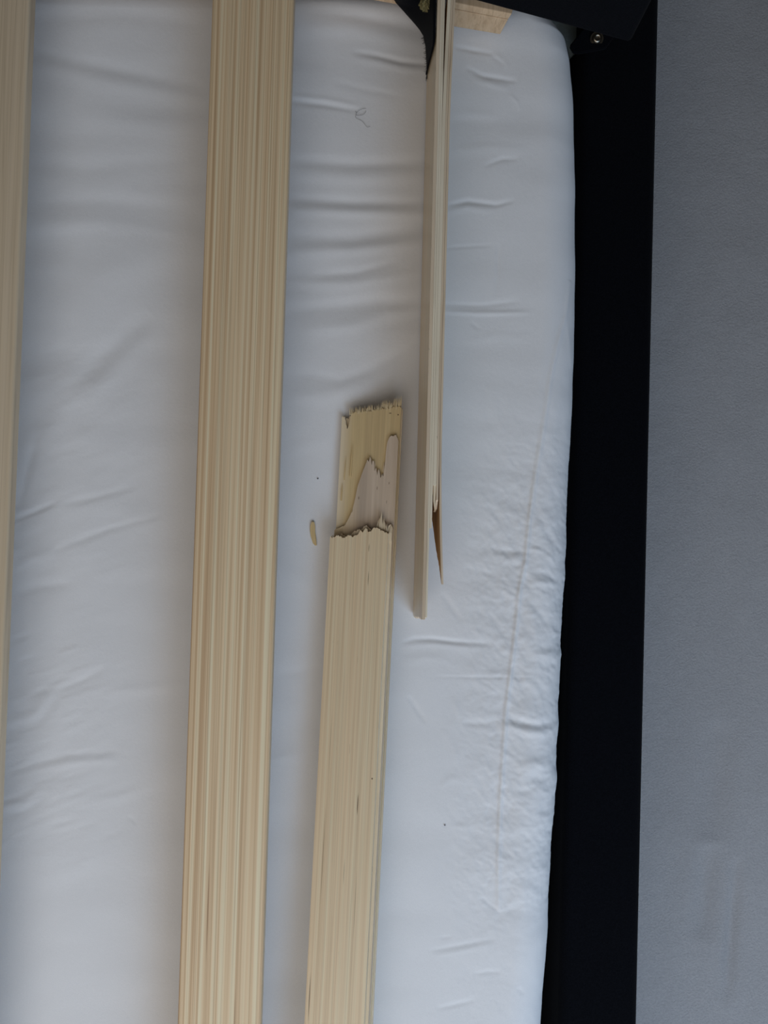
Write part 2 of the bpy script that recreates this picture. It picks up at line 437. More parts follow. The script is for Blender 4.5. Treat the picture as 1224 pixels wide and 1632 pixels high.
wll = (1 - smooth01(110, 270, ndx + 612)) * smooth01(930, 1090, ndy + 816) * (1 - smooth01(1340, 1440, ndy + 816))
U = ndx * 0.93 - ndy * 0.37; V_ = ndx * 0.37 + ndy * 0.93
ridge += MM * wll * (0.13 * vnoise(U / 34, V_ / 9, 17) + 0.04 * vnoise(U / 15, V_ / 5, 18))
wlm = (1 - smooth01(150, 300, ndx + 612)) * smooth01(500, 620, ndy + 816) * (1 - smooth01(900, 1000, ndy + 816))
ridge += MM * wlm * (0.14 * vnoise(U / 45, V_ / 14, 19) + 0.025 * vnoise(U / 18, V_ / 6, 20))
fade = np.ones_like(ZZ); fade[:, nflat + len(ph):] = np.linspace(1, 0, len(wall_z))[None, :]
fade *= (1 - smooth01(Y_TOP - R, Y_TOP, YY))
nzz = np.ones(PX.shape[1]); nxx = np.zeros(PX.shape[1])
nzz[nflat:nflat + len(ph)] = np.cos(ph); nxx[nflat:nflat + len(ph)] = np.sin(ph)
nzz[nflat + len(ph):] = 0; nxx[nflat + len(ph):] = 1
HX = PX + ridge * fade * nxx[None, :] * 0.8
HZ = np.maximum(ZZ + ridge * fade * nzz[None, :], -ZM)
P = np.stack([HX, YY, HZ + ZM], -1)
mattress = link('mattress', grid_mesh('mattress', P), [M_sheet])
tag(mattress, 'white mattress in a creased cotton fitted sheet beneath the wooden slats', 'mattress')

# ------------------------------------------------------------------ bed frame
frame = empty('bed', Matrix.Translation((0.21, 0.0, 0.0)),
              'black fabric-covered bed frame with a long side rail and a corner bolt', 'bed')

def box_between(name, pts8, mat, parent, bevel=0.004, seg=3, mats=None):
    """pts8: bottom four then top four corners (world), same winding."""
    bm = bmesh.new()
    inv = parent.matrix_world.inverted()
    v = [bm.verts.new(inv @ Vector(p)) for p in pts8]
    for f in ((3, 2, 1, 0), (4, 5, 6, 7), (0, 1, 5, 4), (1, 2, 6, 5), (2, 3, 7, 6), (3, 0, 4, 7)):
        bm.faces.new([v[i] for i in f])
    bmesh.ops.recalc_face_normals(bm, faces=bm.faces)
    if bevel:
        bmesh.ops.bevel(bm, geom=list(bm.edges), offset=bevel, segments=seg, profile=0.5, affect='EDGES')
    me = bpy.data.meshes.new(name); bm.to_mesh(me); bm.free()
    if seg > 2: me.polygons.foreach_set('use_smooth', [True] * len(me.polygons))
    return link(name, me, [mat], parent)

bpy.context.view_layer.update()
ZR = 0.165                                           # top of the side rail
ra = at(1053, 0, ZR); rb = at(1018, 1632, ZR)        # its outer top edge
dr = (ra - rb).normalized(); nr = Vector((dr.y, -dr.x, 0))
RW = 0.0755
yo = lambda p, y: p + dr * ((y - p.y) / dr.y)
o1, o0 = yo(ra, 0.60), yo(rb, -1.0)
i1, i0 = o1 - nr * RW, o0 - nr * RW
lowz = lambda p: Vector((p.x, p.y, 0.0))
box_between('side_rail', [lowz(i0), lowz(o0), lowz(o1), lowz(i1), i0, o0, o1, i1], M_black, frame, 0.010, 5)

# slanting end panel above the head of the mattress
ZE = 0.272
e0 = at(744.6, 0, ZE); e1 = at(1004, 70, ZE)
de = (e1 - e0).normalized(); ne = Vector((-de.y, de.x, 0))      # pointing away from the bed
el = e0 - de * 0.215                                  # where the padded panel starts, left of the broken slat
el2 = e0 - de * 1.25
def slab(name, a, b, depth, z0, z1, mat, bev, seg=4):
    c, d = b + ne * depth, a + ne * depth
    q = [Vector((p.x, p.y, z0)) for p in (a, b, c, d)] + [Vector((p.x, p.y, z1)) for p in (a, b, c, d)]
    return box_between(name, q, mat, frame, bev, seg)
slab('end_panel', el2, e1, 0.05, ZE, 0.95, M_black, 0.004)  # unseen upper part made this tall to block light over the mattress head
# the foot end, out of view, that carries the other ends of the slats
fe0 = Vector((-1.15, -0.925, 0)); fe1 = Vector((i0.x - 0.004, -0.925, 0))
box_between('foot_panel', [Vector((fe0.x, -0.975, 0)), Vector((fe1.x, -0.975, 0)), Vector((fe1.x, -0.925, 0)), Vector((fe0.x, -0.925, 0)),
                           Vector((fe0.x, -0.975, 0.33)), Vector((fe1.x, -0.975, 0.33)), Vector((fe1.x, -0.925, 0.33)), Vector((fe0.x, -0.925, 0.33))],
            M_black, frame, 0.008, 4)
ZC0, ZC1 = 0.226, 0.2550
box_between('cleat', [Vector((-1.10, -0.924, ZC0)), Vector((0.12, -0.924, ZC0)), Vector((0.12, -0.902, ZC0)), Vector((-1.10, -0.902, ZC0)),
                      Vector((-1.10, -0.924, ZC1)), Vector((0.12, -0.924, ZC1)), Vector((0.12, -0.902, ZC1)), Vector((-1.10, -0.902, ZC1))],
            M_cleat, frame, 0.0015, 1)
# wooden cleats under the end panel: a long one on the left, a short block right of the broken slat
def cleat(name, fb0, fb1, ft0, ft1, back, mat):
    a, b = at(*fb0, ZC0), at(*fb1, ZC0); c, d = at(*ft0, ZC1), at(*ft1, ZC1)
    off = ne * back
    return box_between(name, [a, b, b + off, a + off, c, d, d + off, c + off], mat, frame, 0.0012, 2)
ZK = 0.2475
def cleat_part(name, za, zb, pa0, pa1, pb0, pb1, back):
    a, b = at(*pa0, za), at(*pa1, za); c, d = at(*pb0, zb), at(*pb1, zb)
    off = ne * back
    return box_between(name, [a, b, b + off, a + off, c, d, d + off, c + off], M_cleat, frame, 0.0007, 2)
cleat_part('cleat_block', ZC0, ZK, (717, 41.5), (797, 55), (717, 14.5), (809.5, 32), 0.014)
cleat_part('cleat_lath', ZK + 0.0006, ZC1, (717, 13), (810, 31), (717, 3.0), (815.5, 22.5), 0.013)
fbA, fbB = at(586, 0, ZC0), at(655, 12.5, ZC0)
dcl = (fbB - fbA).normalized(); ncl = Vector((-dcl.y, dcl.x, 0))
fa = fbB - dcl * 1.0
q = [fa, fbB, fbB + ncl * 0.02, fa + ncl * 0.02]
box_between('cleat', q + [Vector((p.x, p.y, ZC1)) for p in q], M_cleat, frame, 0.0015, 1)

# black corner bracket on the rail and its bolt
inv = frame.matrix_world.inverted()
zb = ZR + 0.001
bpts = [(931, 46), (907, 76), (912, 86), (920, 88), (964, 80), (978, 60), (978, 44)]
bm = bmesh.new()
vb = [bm.verts.new(inv @ at(px, py, zb)) for px, py in bpts]
f = bm.faces.new(vb)
ex_ = bmesh.ops.extrude_face_region(bm, geom=[f])
for v in ex_['geom']:
    if isinstance(v, bmesh.types.BMVert): v.co.z += 0.004
bmesh.ops.recalc_face_normals(bm, faces=bm.faces)
bmesh.ops.bevel(bm, geom=list(bm.edges), offset=0.0008, segments=2, affect='EDGES')
me = bpy.data.meshes.new('corner_bracket'); bm.to_mesh(me); bm.free()
bracket = link('corner_bracket', me, [M_black], frame)
# grey corner gusset seen through the gap at the mattress corner
bm = bmesh.new()
gz = 0.140
vb = [bm.verts.new(inv @ at(px, py, gz)) for px, py in [(868, 24), (950, 44), (930, 70), (908, 92), (905, 79), (899, 64), (885, 46), (866, 33)]]
f = bm.faces.new(vb)
ex_ = bmesh.ops.extrude_face_region(bm, geom=[f])
for v in ex_['geom']:
    if isinstance(v, bmesh.types.BMVert): v.co.z -= 0.004
bmesh.ops.recalc_face_normals(bm, faces=bm.faces)
me = bpy.data.meshes.new('corner_gusset'); bm.to_mesh(me); bm.free()
link('corner_gusset', me, [M_gusset], frame)
bm = bmesh.new()                                     # round head with a hex socket, and its washer
rings = [(0.0021, 0.0012), (0.0021, 0.0030), (0.0027, 0.0033), (0.0036, 0.0029), (0.0045, 0.0018), (0.0048, 0.0004), (0.0064, 0.0004), (0.0064, -0.0008)]
prev = None; NS = 24
for r_, z_ in rings:
    cur = []
    for k_ in range(NS):
        a_ = 2 * math.pi * k_ / NS
        rr = r_ * (1 - 0.10 * abs(math.sin(3 * a_))) if r_ < 0.0022 else r_
        cur.append(bm.verts.new((rr * math.cos(a_), rr * math.sin(a_), z_)))
    if prev:
        for k_ in range(NS):
            bm.faces.new((prev[k_], prev[(k_ + 1) % NS], cur[(k_ + 1) % NS], cur[k_]))
    else:
        bm.faces.new(cur)
    prev = cur
bmesh.ops.recalc_face_normals(bm, faces=bm.faces)
me = bpy.data.meshes.new('bolt'); bm.to_mesh(me); bm.free()
bolt = link('bolt', me, [M_metal], bracket)
bolt.matrix_local = Matrix.Translation(inv @ at(951, 62, zb + 0.0048)) @ Matrix.Rotation(math.radians(18), 4, 'X')
tag(bolt, 'dull brass-coloured bolt head')

# ------------------------------------------------------------------ slats: frames of reference
def frame_from(p_lo, p_hi, q_lo, q_hi):
    """local x from p to q (across), local y from lo to hi (along), origin at p_hi, z up out of the face"""
    y = (p_hi - p_lo).normalized()
    x = ((q_hi - p_hi) + (q_lo - p_lo)); x = (x - y * x.dot(y)).normalized()
    z = x.cross(y)
    w = 0.5 * ((q_hi - p_hi).dot(x) + (q_lo - p_lo).dot(x))
    M = Matrix((x, y, z)).transposed().to_4x4(); M.translation = p_hi
    return M, w

def to_local(M, zl, px, py):
    inv_ = M.inverted()
    o_ = inv_ @ CAM; d_ = inv_.to_3x3() @ ray(px, py)
    t_ = (zl - o_.z) / d_.z
    return o_ + d_ * t_

def ply_mesh(name, xs, y_a, y_b, z0, z1, rows=12, bend=None, radius=0.0, cuts=None):
    """A board: columns at xs running from y_a[i] to y_b[i], from z0 (under) to z1 (top)."""
    xs = np.asarray(xs, float); nx = len(xs)
    ya = np.broadcast_to(np.asarray(y_a, float), (nx,)); yb = np.broadcast_to(np.asarray(y_b, float), (nx,))
    vv = np.linspace(0, 1, rows) if cuts is None else np.asarray(cuts)
    rows = len(vv)
    V = []; Fs = []; mi = []
    for s, z in ((0, z0), (1, z1)):
        for v in vv:
            for i in range(nx):
                V.append([xs[i], ya[i] + (yb[i] - ya[i]) * v, z])
    n = rows * nx
    idx = lambda s, r, i: s * n + r * nx + i
    for r in range(rows - 1):
        for i in range(nx - 1):
            Fs.append((idx(1, r, i), idx(1, r, i + 1), idx(1, r + 1, i + 1), idx(1, r + 1, i))); mi.append(0)
            Fs.append((idx(0, r, i), idx(0, r + 1, i), idx(0, r + 1, i + 1), idx(0, r, i + 1))); mi.append(2)
        Fs.append((idx(0, r, 0), idx(1, r, 0), idx(1, r + 1, 0), idx(0, r + 1, 0))); mi.append(1)
        Fs.append((idx(0, r, nx - 1), idx(0, r + 1, nx - 1), idx(1, r + 1, nx - 1), idx(1, r, nx - 1))); mi.append(1)
    for i in range(nx - 1):
        Fs.append((idx(0, 0, i), idx(0, 0, i + 1), idx(1, 0, i + 1), idx(1, 0, i))); mi.append(1)
        Fs.append((idx(0, rows - 1, i), idx(1, rows - 1, i), idx(1, rows - 1, i + 1), idx(0, rows - 1, i + 1))); mi.append(1)
    V = np.array(V)
    if bend is not None: V = bend(V)
    # flip when the board runs towards -y
    if (yb - ya).mean() < 0: Fs = [tuple(reversed(f_)) for f_ in Fs]
    return mesh_np(name, V, Fs, mi)

def bevel_obj(me, off=0.0012, seg=2, angle=50):
    bm = bmesh.new(); bm.from_mesh(me)
    ed = [e for e in bm.edges if len(e.link_faces) == 2 and e.calc_face_angle() > math.radians(angle)]
    bmesh.ops.bevel(bm, geom=ed, offset=off, segments=seg, profile=0.5, affect='EDGES', clamp_overlap=True)
    bm.to_mesh(me); bm.free()
    return me

# ---- whole slats ---------------------------------------------------------
ZS = ZC1 + 0.0125
def whole_slat(label, l0, l1, r0, r1, mat, edge_mat):
    M, w = frame_from(at(*l1, ZS), at(*l0, ZS), at(*r1, ZS), at(*r0, ZS))
    y_hi = 0.034; y_lo = -(M.translation.y + 0.9235)
    # keep the lower end clear of the foot panel
    o = ply_mesh('bed_slat', np.linspace(0, w, 5), y_lo, y_hi, -0.0122, 0.0, 6)
    bevel_obj(o, 0.0018, 3)
    ob = link('bed_slat', o, [mat, edge_mat, edge_mat])
    ob.matrix_world = M
    return tag(ob, label, 'slat')
s1 = whole_slat('wide pine bed slat, unbroken, with close brown grain lines, left of the broken slat',
                (338, 0), (282.5, 1632), (468, 0), (415.5, 1632), M_pine, M_side)
s2 = whole_slat('smooth pale bed slat cut off by the left edge of the picture',
                (-82, 0), (-150, 1632), (45.5, 0), (-16.5, 1632), M_left, M_side)

# ---- the broken slat lying on the sheet ------------------------------------
zl = ZM + 0.0165
Pl_hi, Pl_lo = at(526, 857, zl), at(485, 1632, zl + 0.014)
Qr_hi, Qr_lo = at(614.5, 857, zl + 0.0155), at(584, 1632, zl + 0.0295)
ML, WL = frame_from(Pl_lo, Pl_hi, Qr_lo, Qr_hi)
def ll(px, py, z): 
    p = to_local(ML, z, px, py); return p.x, p.y
y_end = -(ML.translation.y + 0.88)
def marks(lst, z=0.0):
    return [(*ll(px, py, z), a, b, BROWN, k) for px, py, a, b, k in lst]
M_lying = wood('ply_face_lying', (0.920, 0.811, 0.570), (0.900, 0.706, 0.465), (0.750, 0.556, 0.345), 330, 0.55, 1.4, 55, rough=0.30, fleck=0.25, spec=0.5,
               spots=marks([(570, 1282, .0005, .010, 1.2), (515, 1360, .0004, .045, .7), (593, 1241, .0008, .0009, 1.3), (493, 1590, .0006, .022, .9),
                            (566, 1440, .0004, .030, .5), (526, 1190, .0003, .03, .5), (588, 873, .0004, .004, .8), (587, 922, .0004, .007, .8), (548, 1390, .0004, .012, .5)]))

T = 0.0125
broken = empty('broken_bed_slat', ML,
               'broken plywood slat lying on the sheet, torn inner layers bared at its upper end', 'slat')
def ragged(pts_px, z, nx, x0, x1, jit, seed, edge_noise=1.0):
    pts = sorted(ll(px, py, z) for px, py in pts_px)
    xs = np.linspace(x0, x1, nx)
    ys = np.interp(xs, [p[0] for p in pts], [p[1] for p in pts])
    r_ = np.random.default_rng(seed)
    return xs, ys + r_.uniform(-1, 1, nx) * jit
cuts = [0, 0.3, 0.6, 0.8, 0.9, 0.95, 0.975, 0.99, 1.0]
def curl(amount, y0, y1):
    def f_(V):
        t = np.clip((V[:, 1] - y0) / (y1 - y0), 0, 1.5)
        V[:, 2] += amount * t ** 2
        return V
    return f_
M_ply_yel = wood('ply_inner_yellow', (0.80, 0.63, 0.36), (0.73, 0.56, 0.30), (0.60, 0.45, 0.25), 200, 0.5, 4, 45, rough=0.75, spec=0.2, thin_amt=0.2, left_tint=((0.78, 0.66, 0.47), 0.009),
                 spots=marks([(634.5, 661, .0008, .0008, 1.3), (622, 658.5, .0014, .0005, 1.2), (560, 745, .0007, .006, .5), (548, 720, .0005, .010, .4)], -0.0087))
M_ply_red = wood('ply_inner_rosy', (0.76, 0.63, 0.50), (0.70, 0.57, 0.44), (0.60, 0.48, 0.36), 260, 0.4, 4, 50, rough=0.75, spec=0.2, thin_amt=0.2,
                 left_tint=((0.70, 0.56, 0.36), 0.018),
                 spots=marks([(571.7, 793.6, .0007, .0016, 1.3), (561, 812, .0010, .0032, 1.3), (601, 778, .0004, .002, .9), (620, 770, .0005, .0016, .7), (616, 800, .0004, .002, .6)], -0.0065)
                       + [(*ll(577, 790, -0.0065), .006, .050, (0.40, 0.32, 0.25), .55)])
# top group: three plies, each seen on the right edge
top_pts = [(524, 855), (531, 857), (540, 853), (548, 858), (556, 852), (563, 856), (570, 853), (574, 846), (579, 848), (584, 842),
           (588, 848), (592, 846), (597, 841), (603, 842), (609, 846), (613, 848), (616, 849)]
xs, ys = ragged(top_pts, -0.001, 56, 0, WL, 0.0008, 1)
link('top_veneer', ply_mesh('top_veneer', xs, y_end, ys, -0.0030, 0.0, cuts=cuts), [M_lying, M_ply_edge, M_ply_torn], broken)
mid_pts = [(530, 856), (545, 851), (552, 855), (560, 850), (575, 843), (585, 838), (595, 848), (602, 835), (606, 823), (609, 836), (613, 830),
           (617, 848), (620, 838), (624, 836), (627, 842)]
xs, ys = ragged(mid_pts, -0.004, 60, 0.0005, WL + 0.0027, 0.0011, 2)
link('core_ply', ply_mesh('core_ply', xs, y_end, ys, -0.0064, -0.0031, cuts=cuts), [M_splinter, M_ply_edge2, M_ply_torn], broken)
# rosy ply: ragged, higher on the right
rosy = [(531, 845), (538, 842), (549, 838), (556, 826), (562, 812), (566, 795), (570, 775), (574, 764), (578, 752), (582, 742), (586, 732), (588, 737), (589.5, 726), (591, 731), (592.5, 742), (594, 733), (596, 736), (597, 752),
        (599, 745), (601.5, 758), (603, 745), (605, 752), (606.5, 762), (609, 755), (610.5, 762), (612, 748), (614, 738), (615, 722), (617, 706), (620, 698), (624, 694), (628, 695), (631, 692), (634, 700), (636, 705)]
zr_ = -0.0066
xs, ys = ragged(rosy, zr_, 110, 0.0012, WL + 0.0030, 0.0006, 3)
link('rosy_ply', ply_mesh('rosy_ply', xs, y_end, ys, -0.0086, -0.0065, cuts=cuts), [M_ply_red, M_ply_edge, M_ply_torn], broken)
# yellow ply: reaches the very tip, with the V notch near its left corner
yel = [(543, 665), (549, 664), (551, 673), (553.5, 686), (557, 672), (559, 662), (563, 658), (570, 656.5), (580, 656), (590, 655), (600, 653.5), (610, 652), (620, 650), (630, 648), (638, 648)]
zy = -0.0087
xs, ys = ragged(yel, zy, 90, 0.0018, WL + 0.0035, 0.0010, 4)
link('yellow_ply', ply_mesh('yellow_ply', xs, y_end, ys, -0.0112, -0.0087, cuts=cuts), [M_ply_yel, M_ply_edge, M_ply_edge2], broken)
bot = [(543, 668), (560, 664), (580, 660), (600, 657), (620, 654), (638, 652)]
xs, ys = ragged(bot, -0.0113, 80, 0.0018, WL + 0.0041, 0.0016, 5)
link('bottom_veneer', ply_mesh('bottom_veneer', xs, y_end, ys, -T, -0.0113, cuts=cuts), [M_splinter, M_ply_edge2, M_ply_face], broken)

def spike_mesh(name, specs, tri=True):
    """thin torn fibres: (x, y, z, length, width, lift, lean) each a four-sided sliver tapering to its tip"""
    V = []; Fs = []
    for (x, y, z, L, w_, lift, lean) in specs:
        b = len(V); h = w_ * 0.6
        V += [(x - w_ / 2, y, z), (x + w_ / 2, y, z), (x + w_ / 2, y, z + h), (x - w_ / 2, y, z + h),
              (x - w_ * 0.4 + lean * 0.5, y + L * 0.55, z + lift * 0.4), (x + w_ * 0.4 + lean * 0.5, y + L * 0.55, z + lift * 0.4),
              (x + w_ * 0.4 + lean * 0.5, y + L * 0.55, z + lift * 0.4 + h * 0.8), (x - w_ * 0.4 + lean * 0.5, y + L * 0.55, z + lift * 0.4 + h * 0.8),
              (x + lean, y + L, z + lift)]
        for k_ in range(4):
            a_, c_ = b + k_, b + (k_ + 1) % 4
            Fs.append((a_, c_, c_ + 4, a_ + 4)); Fs.append((a_ + 4, c_ + 4, b + 8))
        Fs.append((b + 3, b + 2, b + 1, b))
    return mesh_np(name, V, Fs)
# the tall spikes at the break, each a splinter
for (px, py0, py1, w_px, lean) in ((606.5, 850, 815, 7, 0.0002), (611.5, 850, 823, 5, -0.0004), (602, 850, 829, 5, -0.0004), (597, 852, 838, 4, -0.0006),
                                   (615.5, 852, 834, 4, 0.0002), (622, 856, 837, 6, 0.0003)):
    x0_, y0_ = ll(px, py0, -0.0030); x1_, y1_ = ll(px, py1, -0.0025)
    w_ = w_px * 0.00053
    link('splinter', spike_mesh('splinter', [(x0_, y0_ - 0.004, -0.0042, y1_ - y0_ + 0.004, w_, 0.0014, lean)]), [M_splinter], broken)
# a sliver lifting along the left of the bared ply
x0_, y0_ = ll(541, 800, -0.0086)
for (px, py, L, w_) in ((544, 798, 0.016, 0.0011), (549, 765, 0.022, 0.0008), (559, 760, 0.030, 0.0014), (611, 752, 0.009, 0.0012), (597, 756, 0.012, 0.0010)):
    xa, yb_ = ll(px, py, -0.0086)
    link('splinter', spike_mesh('splinter', [(xa, yb_, -0.0086, L, w_, 0.0007, 0.0006)]), [M_chip if px < 560 else M_splinter], broken)
# the brush of short fibres along the tip and along the break: too fine to pick apart
sp = []
for px in np.arange(558, 639, 0.8):
    xa, ya_ = ll(px, 658 - (px - 558) * 0.11, -0.0100)
    sp.append((xa, ya_ - 0.002, -0.0098 + rng.uniform(-0.0008, 0.0008), 0.0035 + rng.uniform(0, 0.0045) + 0.003 * (px > 606) + 0.002 * (px > 628), 0.0007, rng.uniform(-0.0003, 0.0006), rng.uniform(-0.0004, 0.0004)))
for px in np.arange(528, 616, 1.3):
    xa, ya_ = ll(px, 856 - 8 * smooth01(560, 600, np.array(float(px))), -0.003)
    sp.append((xa, ya_ - 0.003, -0.0035, 0.0035 + rng.uniform(0, 0.003), 0.0007, rng.uniform(-0.0004, 0.0004), rng.uniform(-0.0004, 0.0004)))
fib = link('torn_fibres', spike_mesh('torn_fibres', sp), [M_fibre], broken)
fib['kind'] = 'stuff'

# ---- the other half of the broken slat, standing on its edge -----------------
zb0 = ZM + 0.002
HW = 0.058
b_hi, b_lo = at(683.3, 0, zb0), at(658.2, 985, zb0)              # lower left edge on the sheet
t_hi, t_lo = at(697.5, 0, zb0 + HW), at(671.8, 985, zb0 + HW)    # upper left edge
y_ = (b_hi - b_lo).normalized(); x_ = (t_hi - b_hi).normalized(); x_ = (x_ - y_ * x_.dot(y_)).normalized()
MU = Matrix((x_, y_, x_.cross(y_))).transposed().to_4x4(); MU.translation = b_hi
stand = empty('broken_bed_slat', MU, 'broken plywood slat standing on its edge, split lengthwise and splintered at one end', 'slat')
def uy(py):                                    # position along the board seen at height py on its upper edge
    p = MU.inverted() @ at(690 - py * 0.0262 + 8, py, zb0 + HW); return p.y
yT = uy(-6.0)
def flare(k_top, y0, k_bot=0.0, y1=0.0):
    """spring the ply outward (to the right, local -z): towards the head end beyond y0, towards the broken end below y1"""
    def f_(V):
        t = np.clip((V[:, 1] - y0) / (yT - y0), 0, 1); V[:, 2] -= k_top * t ** 1.6
        if k_bot:
            s = np.clip((y1 - V[:, 1]) / 0.13, 0, 1.4); V[:, 2] -= k_bot * s ** 1.7
        return V
    return f_
hcols = lambda n_: np.linspace(0, HW, n_)
r5 = np.random.default_rng(21)
vrows = np.linspace(0, 1, 40)
def ends(pys, n_, jit=0.001):
    """pys: break position (picture row) from the lower edge to the upper edge"""
    xs_ = hcols(n_); tt = np.linspace(0, 1, len(pys))
    return xs_, np.interp(np.linspace(0, 1, n_), tt, [uy(p) for p in pys]) + r5.uniform(-1, 1, n_) * jit
y_split = uy(215)
# outer left ply: the long tongue
xs, ys = ends([995, 994, 991, 988, 988], 22, 0.0011)
link('outer_ply', ply_mesh('outer_ply', xs, yT, ys, -0.0026, 0.0, cuts=vrows), [M_ply_face, M_ply_edge2, M_ply_face], stand)
xs, ys = ends([993, 992, 989, 985, 985], 22, 0.0013)
link('backing_ply', ply_mesh('backing_ply', xs, yT, ys, -0.0042, -0.0027, cuts=vrows), [M_ply_face, M_ply_edge, M_ply_torn], stand)
xs, ys = ends([700, 745, 770, 800, 815, 842], 26, 0.0012)
link('inner_ply', ply_mesh('inner_ply', xs, yT, ys, -0.0062, -0.0043, cuts=vrows), [M_ply_torn, M_ply_edge, M_ply_torn], stand)
xs, ys = ends([690, 720, 745, 765, 784, 775], 26, 0.0016)
link('core_ply', ply_mesh('core_ply', xs, yT, ys, -0.0090, -0.0063, bend=flare(0.0022, y_split), cuts=vrows), [M_ply_torn, M_ply_edge, M_ply_torn], stand)
xs, ys = ends([715, 735, 770, 790, 817, 800], 30, 0.0022)
link('core_ply', ply_mesh('core_ply', xs, yT, ys, -0.0108, -0.0091, bend=flare(0.0022, y_split, 0.0006, uy(700)), cuts=vrows), [M_ply_torn, M_ply_edge2, M_ply_torn], stand)
# right outer ply: ends in the long pointed sliver
xs, ys = ends([792, 812, 836, 862, 884, 902, 930], 40, 0.0010)
link('outer_ply', ply_mesh('outer_ply', xs, yT, ys, -0.0127, -0.0110, bend=flare(0.0022, y_split, 0.0050, uy(700)), cuts=vrows), [M_ply_torn, M_ply_edge2, M_ply_face], stand)
# teeth standing out of the break
MI = MU.inverted()
def tooth(x_h, py0, py1, z, w_, lift=0.0):
    ya_, yb_ = uy(py0), uy(py1)
    V = [(x_h, ya_, z), (x_h, ya_, z - w_), (x_h - 0.006, ya_, z - w_), (x_h - 0.006, ya_, z),
         (x_h - 0.0005, (ya_ * 0.4 + yb_ * 0.6), z - w_ * 0.1), (x_h - 0.0005, (ya_ * 0.4 + yb_ * 0.6), z - w_ * 0.8), (x_h - 0.005, (ya_ * 0.4 + yb_ * 0.6), z - w_ * 0.8), (x_h - 0.005, (ya_ * 0.4 + yb_ * 0.6), z - w_ * 0.1),
         (x_h - 0.001, yb_, z - w_ * 0.5 - lift)]
    Fs = []
    for k_ in range(4):
        a_, c_ = k_, (k_ + 1) % 4
        Fs += [(c_, a_, a_ + 4, c_ + 4), (c_ + 4, a_ + 4, 8)]
    Fs.append((0, 1, 2, 3))
    return mesh_np('splinter', V, Fs)
for args in ((HW - 0.0003, 770, 817, -0.0068, 0.0024, 0.0008), (HW - 0.0006, 772, 802, -0.0092, 0.0018, 0.0006), (HW - 0.0002, 800, 842, -0.0043, 0.0012, 0.0),
             (HW - 0.001, 760, 790, -0.0060, 0.0014, 0.0)):
    link('splinter', tooth(*args), [M_splinter], stand)

# ------------------------------------------------------------------ torn black fabric at the head of the standing slat
left_c = [((612, -24), ZM + 0.036), ((628, 0), ZM + 0.010), ((655, 30), ZM + 0.006), ((668, 45), ZM + 0.005), ((675, 56), ZM + 0.005),
          ((679, 74), ZM + 0.005), ((680, 95), ZM + 0.006), ((681.5, 117), ZM + 0.008)]
right_c = [(-24, 1.0), (0, 1.0), (35, 0.99), (55, 0.97), (68, 0.93), (82, 0.75), (98, 0.45), (119, 0.10)]
MUi = MU
def on_face(py, h, off):
    """a point on the left face of the standing slat: row py, fraction h up the face"""
    xh = h * HW
    # find local y so that the point shows at row py
    y_l, y_h = uy(400) - 0.2, yT + 0.06
    for _ in range(40):
        ym = 0.5 * (y_l + y_h)
        p = MUi @ Vector((xh, ym, off)); d_ = p - CAM
        row = 816 - F_PX * d_.dot(UP) / d_.dot(FWD)
        if row > py: y_l = ym
        else: y_h = ym
    return MUi @ Vector((xh, ym, off))
rowsP = []
NC = 16
tl = np.linspace(0, 1, len(left_c)); fine_t = np.linspace(0, 1, 48)
Lp = np.array([at(a_[0], a_[1], z_) for a_, z_ in left_c]); Rp = np.array([on_face(py, h, 0.0016) for py, h in right_c])
Lf = np.stack([np.interp(fine_t, tl, Lp[:, i]) for i in range(3)], -1)
Rf = np.stack([np.interp(fine_t, tl, Rp[:, i]) for i in range(3)], -1)
c_ = np.linspace(0, 1, NC)[None, :, None]
Gd = Lf[:, None, :] * (1 - c_) + Rf[:, None, :] * c_
# the cloth lies on the sheet first and turns up against the slat: pull the middle down and to the right
sag = (np.sin(np.pi * c_[..., 0]) * np.linspace(0.010, 0.001, 48)[:, None])
Gd[..., 2] -= np.minimum(sag, np.maximum(Gd[..., 2] - (ZM + 0.0035), 0))
invf = frame.matrix_world.inverted()
Gl = np.array([[invf @ Vector(p) for p in row] for row in Gd])
me = grid_mesh('fabric_flap', Gl)
flap = link('fabric_flap', me, [M_black_flap], frame)
md = flap.modifiers.new('thickness', 'SOLIDIFY'); md.thickness = 0.0010; md.offset = 0.0
tag(flap, 'torn black fabric with a frayed edge')
# frayed threads along its lower left edge
def thread_mesh(name, lines, rad):
    V = []; Fs = []
    for ln in lines:
        b = len(V); n_ = len(ln)
        for k_, p in enumerate(ln):
            r_ = rad * (1 - 0.6 * k_ / (n_ - 1))
            for j in range(3):
                a_ = 2.094 * j
                V.append((p[0] + r_ * math.cos(a_), p[1], p[2] + r_ * math.sin(a_)) if abs(ln[-1][1] - ln[0][1]) > abs(ln[-1][0] - ln[0][0])
                         else (p[0], p[1] + r_ * math.cos(a_), p[2] + r_ * math.sin(a_)))
        for k_ in range(n_ - 1):
            for j in range(3):
                a_, c2 = b + 3 * k_ + j, b + 3 * k_ + (j + 1) % 3
                Fs.append((a_, c2, c2 + 3, a_ + 3))
    return mesh_np(name, V, Fs)
lines = []
for t_ in np.linspace(0.60, 1.0, 46):
    i_ = int(t_ * 47); p = Gl[i_, 0]
    L_ = rng.uniform(0.001, 0.0034); a_ = rng.uniform(-0.9, 0.5)
    lines.append([(p[0] + 0.0006, p[1], p[2]), (p[0] - L_ * 0.5 * math.cos(a_), p[1] + L_ * 0.5 * math.sin(a_), p[2] - 0.0004),
                  (p[0] - L_ * math.cos(a_), p[1] + L_ * math.sin(a_), p[2] - 0.0010 + rng.uniform(0, 0.0012))])
